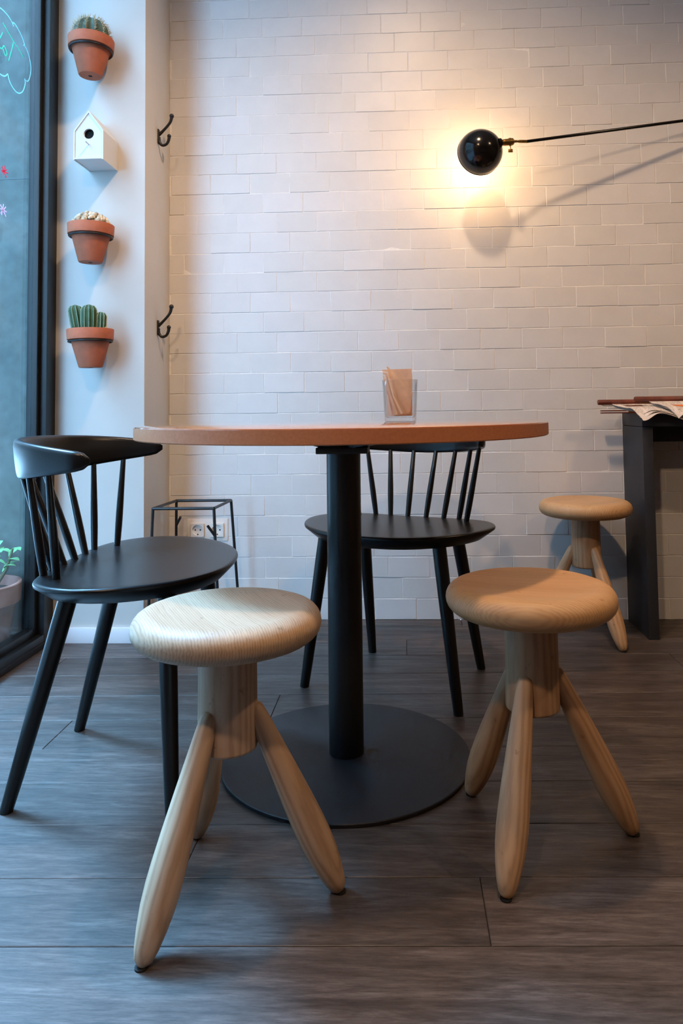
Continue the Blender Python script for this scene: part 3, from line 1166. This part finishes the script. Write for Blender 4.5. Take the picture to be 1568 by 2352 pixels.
def ribbed(b, c, rad, ht, ribs, depth, n=60, lean=(0, 0), rows=14):
    prof = []
    for k in range(rows + 1):
        s_ = k / rows
        zz = ht * s_
        dome = 1.0
        if zz > ht - rad:
            q = (zz - (ht - rad)) / rad
            dome = math.sqrt(max(0, 1 - q * q))
        prof.append((rad * dome * (0.86 + 0.14 * min(1, s_ * 3)), zz))
    vs, fs = [], []
    for r, z_ in prof:
        for i in range(n):
            a = 2 * PI * i / n
            rr_ = r * (1 + depth * math.cos(ribs * a))
            vs.append((c[0] + lean[0] * z_ + rr_ * math.cos(a), c[1] + lean[1] * z_ + rr_ * math.sin(a), c[2] + z_))
    for k in range(rows):
        for i in range(n):
            j = (i + 1) % n
            fs.append((k * n + i, k * n + j, (k + 1) * n + j, (k + 1) * n + i))
    b.add(vs, fs)
    return prof


def spike(b, p, d, ln, r):
    d = d.normalized()
    u = d.orthogonal().normalized()
    w_ = d.cross(u)
    b.add([p + u * r, p + (-0.5 * u + 0.87 * w_) * r, p + (-0.5 * u - 0.87 * w_) * r, p + d * ln], [(0, 1, 3), (1, 2, 3), (2, 0, 3)])


PXC = -1.037
c1 = pot_spot(PXC - 0.009, 1.921, 0.022, 'potted_cactus', 'terracotta pot with a round spiny barrel cactus, top of the column', 'black wall ring holding the topmost cactus pot')
b = MB()
pr = ribbed(b, (0, 0, 0.108), 0.055, 0.090, 13, 0.075, 104)
body = b.obj('barrel_stem', 'cactus_dark', c1)
sb = MB()
for rib in range(13):
    a = 2 * PI * rib / 13
    for k in range(3, 14):
        r_, z_ = pr[k]
        p_ = Vector((r_ * 1.07 * math.cos(a), r_ * 1.07 * math.sin(a), 0.108 + z_))
        nn = (p_ - Vector((0, 0, 0.108 + 0.035))).normalized()
        for q in range(5):
            dd = nn + Vector((R.uniform(-.8, .8), R.uniform(-.8, .8), R.uniform(-.5, .8)))
            spike(sb, p_, dd, R.uniform(0.010, 0.020), 0.0008)
        sb.sphere(p_, 0.0020, 6, 4)
o = sb.obj('spines', 'spine', body, smooth=False)
o['kind'] = 'stuff'

c2 = pot_spot(PXC - 0.004, 1.280, 0.012, 'potted_cactus', 'terracotta pot heaped with pale lumpy cluster cactus, middle pot', 'black wall ring holding the middle pot of pale lumps')
lumps = MB()
for k in range(190):
    a, rr_ = R.uniform(0, 2 * PI), 0.062 * math.sqrt(R.random())
    z_ = 0.122 + 0.042 * (1 - (rr_ / 0.066) ** 2) + R.uniform(-0.004, 0.004)
    s_ = R.uniform(0.0045, 0.0085)
    lumps.sphere((rr_ * math.cos(a), rr_ * math.sin(a), z_), s_, 8, 6, (1, 1, 1.15))
o = lumps.obj('cluster_stems', 'cluster', c2)
o['kind'] = 'stuff'

c3 = pot_spot(PXC, 0.927, -0.02, 'potted_cactus', 'terracotta pot with three upright green ribbed cactus stems, lowest pot', 'black wall ring holding the lowest pot of upright cacti')
for (x, y, rd, ht, lean) in ((-0.030, -0.012, 0.0235, 0.098, (-0.16, 0)), (0.004, -0.022, 0.024, 0.096, (0.02, 0)), (0.034, -0.004, 0.018, 0.072, (0.06, 0))):
    b = MB()
    pr = ribbed(b, (x, y, 0.113), rd, ht, 11, 0.085, 88, lean)
    st = b.obj('ribbed_stem', 'cactus_green', c3)
    ab = MB()
    for rib in range(11):
        a = 2 * PI * rib / 11
        for k in range(1, 28):
            f_ = k / 28 * 14
            i0 = int(f_)
            r_ = pr[i0][0] * (1 - f_ + i0) + pr[min(14, i0 + 1)][0] * (f_ - i0)
            z_ = ht * f_ / 14
            ab.sphere((x + lean[0] * z_ + r_ * 1.085 * math.cos(a), y + r_ * 1.085 * math.sin(a), 0.113 + z_), 0.0014, 5, 4)
    o = ab.obj('areoles', 'areole', st, smooth=False)
    o['kind'] = 'stuff'
MB().sphere((0.050, 0.0, 0.124), 0.010, 12, 8, (1, 1, 1.3)).sphere((0.056, 0.012, 0.120), 0.007, 10, 8).obj('pale_offset', 'cluster', c3)

# ------------------------------------------------------------------ birdhouse
bh = thing('birdhouse', 'small white gabled birdhouse with a round black entrance hole', 'birdhouse', (-1.033, PIL_Y, 1.618))
BW, BD, BH, BP = 0.0505, 0.125, 0.098, 0.166
yf = -BD
# front panel with a real hole
hc, hr = Vector((0.0, 0, 0.088)), 0.0172
outlp = [Vector((-BW, 0, 0)), Vector((BW, 0, 0)), Vector((BW, 0, BH)), Vector((0, 0, BP)), Vector((-BW, 0, BH))]
NH = 40


def ray_hit(a):
    d = Vector((math.cos(a), 0, math.sin(a)))
    best = 9
    for i in range(5):
        p, q = outlp[i], outlp[(i + 1) % 5]
        e = q - p
        den = d.x * e.z - d.z * e.x
        if abs(den) < 1e-9:
            continue
        w0 = p - hc
        s_ = (w0.x * e.z - w0.z * e.x) / den
        u_ = (w0.x * d.z - w0.z * d.x) / den
        if s_ > 0 and -1e-6 <= u_ <= 1 + 1e-6:
            best = min(best, s_)
    return hc + d * best


angs = sorted([2 * PI * k / NH for k in range(NH)] + [math.atan2((p - hc).z, (p - hc).x) % (2 * PI) for p in outlp])
fp = MB()
ins = 0.0035
O_ = [ray_hit(a) for a in angs]
O_ = [hc + (p - hc) * (1 - 0.03) for p in O_]
I_ = [hc + Vector((math.cos(a), 0, math.sin(a))) * hr for a in angs]
n = len(angs)
vs = [p + Vector((0, yf + ins, 0)) for p in O_] + [p + Vector((0, yf + ins, 0)) for p in I_] + [p + Vector((0, yf + ins + 0.008, 0)) for p in O_] + [p + Vector((0, yf + ins + 0.008, 0)) for p in I_]
fs = []
for i in range(n):
    j = (i + 1) % n
    fs += [(i, j, n + j, n + i), (2 * n + j, 2 * n + i, 3 * n + i, 3 * n + j), (n + i, n + j, 3 * n + j, 3 * n + i), (j, i, 2 * n + i, 2 * n + j)]
fp.add(vs, fs).obj('front_panel', 'house_white', bh, ang=0.5)
MB().lathe([(0, 0), (hr * 1.5, 0), (hr * 1.5, 0.002), (0, 0.002)], 24, align(hc + Vector((0, yf + 0.016, 0)), (0, 1, 0))).obj('dark_inside', 'dark_hole', bh)
tk = 0.0042


def slab(name, pts):
    """pts: 4 (x,z) in section, extruded through the depth"""
    b_ = MB()
    n_ = len(pts)
    vs_ = [(x, yf, z_) for x, z_ in pts] + [(x, -0.0005, z_) for x, z_ in pts]
    fs_ = [tuple(range(n_)), tuple(range(2 * n_ - 1, n_ - 1, -1))] + [(i, (i + 1) % n_, n_ + (i + 1) % n_, n_ + i) for i in range(n_)]
    b_.add(vs_, fs_).obj(name, 'house_white', bh, smooth=False)


slab('side_wall', [(BW, 0.0), (BW, BH), (BW - tk, BH - 0.001), (BW - tk, 0.0)])
slab('side_wall', [(-BW, 0.0), (-BW + tk, 0.0), (-BW + tk, BH - 0.001), (-BW, BH)])
slab('floor_board', [(-BW + tk, 0.002), (BW - tk, 0.002), (BW - tk, 0.006), (-BW + tk, 0.006)])
sl = (BP - BH) / BW
slab('roof_panel', [(BW, BH), (0.0, BP), (0.0, BP - 0.0072), (BW - tk, BH - 0.0015)])
slab('roof_panel', [(-BW, BH), (-BW + tk, BH - 0.0015), (0.0, BP - 0.0072), (0.0, BP)])
MB().tube([(0.0, yf + 0.004, 0.052), (0.002, yf - 0.028, 0.0515)], 0.0022, 10).obj('perch', 'house_white', bh)

# ------------------------------------------------------------------ wire stand and wall sockets in the corner
ws = thing('wire_stand', 'small open black wire stand in the corner behind the left chair', 'stand', (-0.735, 2.52, 0))
rod = 0.0052
T_ = [Vector((-0.106, -0.108, 0.453)), Vector((0.100, -0.108, 0.453)), Vector((0.108, 0.100, 0.453)), Vector((-0.092, 0.100, 0.453))]
B_ = [Vector((-0.118, -0.128, 0.0)), Vector((0.124, -0.128, 0.0)), Vector((0.134, 0.128, 0.0)), Vector((-0.104, 0.128, 0.0))]
for i in range(4):
    MB().tube([T_[i], T_[(i + 1) % 4]], rod, 8).obj('top_rod', 'black_metal', ws)
    MB().tube([B_[i], T_[i]], rod, 8).obj('leg_rod', 'black_metal', ws)
    lo4 = 0.10
    MB().tube([B_[i].lerp(T_[i], lo4), B_[(i + 1) % 4].lerp(T_[(i + 1) % 4], lo4)], rod, 8).obj('lower_rod', 'black_metal', ws)
for i, d in ((3, Vector((0.022, -0.02, 0.034))), (1, Vector((-0.022, -0.012, 0.036)))):
    p_ = B_[i].lerp(T_[i], 0.80)
    MB().tube([p_, p_ + d], 0.0046, 8).obj('peg', 'black_metal', ws)

so = thing('wall_socket', 'white double wall socket low on the tiles behind the wire stand', 'socket', (-0.738, WALL_Y - 0.001, 0.332))
MB().box((-0.0765, -0.0032, -0.041), (0.0765, 0.001, 0.041), 0.0015).obj('cover_frame', 'socket_plastic', so)
for sx in (-0.0370, 0.0370):
    ins_b = MB()
    mI = align((sx, -0.0095, 0), (0, 1, 0))
    N_ = 32
    vs, fs = [], []
    for k in range(N_):
        a = 2 * PI * k / N_
        ca, sa = math.cos(a), math.sin(a)
        s_ = 0.0245 / max(abs(ca), abs(sa))
        vs += [(sx + ca * s_, -0.0030, sa * s_), (sx + ca * s_, -0.0105, sa * s_), (sx + ca * 0.0195, -0.0105, sa * 0.0195), (sx + ca * 0.0190, -0.0036, sa * 0.0190), (sx, -0.0036, 0)]
    for k in range(N_):
        j = (k + 1) % N_
        for q in range(3):
            fs.append((k * 5 + q, j * 5 + q, j * 5 + q + 1, k * 5 + q + 1))
        fs.append((k * 5 + 3, j * 5 + 3, k * 5 + 4))
    so_i = ins_b.add(vs, fs).obj('outlet_insert', 'socket_plastic', so, ang=0.5)
    for dx, dz in ((-0.0095, 0), (0.0095, 0), (0.0, -0.0165)):
        MB().lathe([(0, 0), (0.0028, 0), (0.0028, 0.0015), (0, 0.0015)], 12, align((sx + dx, -0.0045, dz), (0, 1, 0))).obj('pin_hole', 'socket_pin', so_i)

# ------------------------------------------------------------------ outdoors plant
op = thing('potted_succulent', 'pale terracotta pot with a green leafy succulent outside the window', 'plant', (-1.385, 2.315, -0.03))
MB().lathe([(0, 0), (0.085, 0), (0.088, 0.004), (0.118, 0.195), (0.128, 0.196), (0.131, 0.199), (0.1345, 0.257), (0.132, 0.260), (0.124, 0.260), (0.121, 0.256), (0.114, 0.20)], 56).obj('pot', 'terracotta_pale', op, ang=0.6)
MB().lathe([(0, 0.236), (0.08, 0.234), (0.12, 0.228)], 32).obj('soil', 'soil', op)


def leaf(b, p, d, ln, wd, up_):
    d = d.normalized()
    side = d.cross(up_).normalized()
    nrm = side.cross(d)
    rows, vs, fs = 7, [], []
    for k in range(rows + 1):
        s_ = k / rows
        wq = wd * (math.sin(PI * (0.12 + 0.88 * s_) ** 1.35) if s_ < 1 else 0.02)
        c_ = p + d * ln * s_ + nrm * (0.18 * ln * math.sin(PI * s_ * 0.9) - 0.12 * ln * s_ * s_)
        tq = 0.0035 * (1 - s_ * 0.6)
        vs += [c_ - side * wq, c_ + nrm * tq * 0.2 + side * 0, c_ + side * wq, c_ - nrm * tq]
    for k in range(rows):
        for q in range(4):
            q2 = (q + 1) % 4
            fs.append((k * 4 + q, k * 4 + q2, (k + 1) * 4 + q2, (k + 1) * 4 + q))
    fs += [(0, 1, 2, 3), tuple(rows * 4 + q for q in range(4))]
    b.add(vs, fs)


for q in range(6):
    a = q * 2 * PI / 6 + 0.4
    base_ = Vector((0.05 * math.cos(a), 0.05 * math.sin(a), 0.235))
    tip = base_ + Vector((0.055 * math.cos(a), 0.055 * math.sin(a), R.uniform(0.09, 0.15)))
    mid = base_.lerp(tip, 0.5) + Vector((0.01 * math.cos(a), 0.01 * math.sin(a), 0))
    stm = MB().tube([base_, mid, tip], [0.006, 0.005, 0.0035], 8).obj('stem', 'stem_brown', op)
    for k in range(8):
        s_ = 0.35 + 0.65 * k / 7
        p_ = base_.lerp(tip, s_)
        aa = R.uniform(0, 2 * PI)
        d = Vector((math.cos(aa), math.sin(aa), R.uniform(-0.1, 0.7)))
        bl = MB()
        leaf(bl, p_, d, R.uniform(0.040, 0.060), R.uniform(0.011, 0.016), Vector((0, 0, 1)))
        bl.obj('leaf', 'succulent_leaf', stm)

# ------------------------------------------------------------------ marker drawings on the pane (y, z)
DR = {'cloud': [[(2.1297, 2.0372), (2.1512, 2.0409), (2.1676, 2.0416), (2.1871, 2.0399), (2.2042, 2.0351), (2.2143, 2.0304), (2.2217, 2.0232)], [(2.2143, 2.0311), (2.2257, 2.035), (2.2419, 2.0317), (2.2598, 2.0235), (2.2751, 2.0137), (2.2859, 2.003), (2.2907, 1.9973), (2.2847, 1.9918)], [(2.2877, 1.9941), (2.3, 1.9906), (2.3142, 1.9796), (2.3255, 1.9637), (2.3323, 1.9438), (2.3321, 1.9238), (2.3254, 1.9008), (2.3163, 1.8867), (2.3087, 1.8816), (2.2995, 1.8814), (2.2933, 1.8826)], [(2.2948, 1.8817), (2.2981, 1.8718), (2.2925, 1.853), (2.2822, 1.8354), (2.2646, 1.8212), (2.247, 1.8166), (2.2294, 1.8191), (2.2121, 1.8263), (2.1991, 1.8376), (2.1917, 1.8529)], [(2.1917, 1.8521), (2.1808, 1.8408), (2.1672, 1.8337), (2.151, 1.8315), (2.1296, 1.8313)]],
      'letters': [[(2.1604, 2.0003), (2.2229, 1.9737), (2.2613, 1.9613), (2.2856, 1.9507)], [(2.2229, 1.9706), (2.2109, 1.9359), (2.1962, 1.8972)], [(2.1329, 1.912), (2.1489, 1.914), (2.1583, 1.918), (2.1676, 1.9312), (2.1773, 1.9269), (2.1851, 1.9168), (2.1833, 1.9081), (2.1765, 1.9039), (2.1695, 1.9097), (2.1638, 1.9185)], [(2.1584, 1.9683), (2.1519, 1.9556), (2.1377, 1.9343)]],
      'pink': [[(2.1658, 1.5461), (2.1918, 1.5184)], [(2.163, 1.5329), (2.201, 1.5347)], [(2.1845, 1.5541), (2.1743, 1.5216)], [(2.1928, 1.5436), (2.1678, 1.5283)]],
      'white': [[(2.1611, 1.4231), (2.1932, 1.3942)], [(2.1614, 1.411), (2.196, 1.4099)], [(2.1781, 1.4296), (2.1681, 1.3936)], [(2.1909, 1.4244), (2.1633, 1.3976)]]}
PANE_X = WIN_X - 0.0385 + 0.0012


def strokes(name, key, mat, label, parent=None, r=0.0021):
    b_ = MB()
    for s_ in DR[key]:
        pts = catmull([(PANE_X, y, z_) for y, z_ in s_], 5, False) if len(s_) > 2 else [(PANE_X, *q) for q in s_]
        b_.tube(pts, r, 8)
    b_.v = [(PANE_X + (x - PANE_X) * 0.4, y, z_) for x, y, z_ in b_.v]
    o_ = b_.obj(name, mat, parent)
    if label:
        tag(o_, label, 'window drawing')
    return o_


cl = strokes('marker_cloud', 'cloud', 'marker_cyan', 'pale cyan cloud outline drawn on the window glass with letters inside')
strokes('lettering', 'letters', 'marker_green', None, cl)
strokes('marker_star', 'pink', 'marker_pink', 'pink star scribble drawn on the window glass')
strokes('marker_star', 'white', 'marker_white', 'whitish star scribble drawn on the window glass below the pink one')
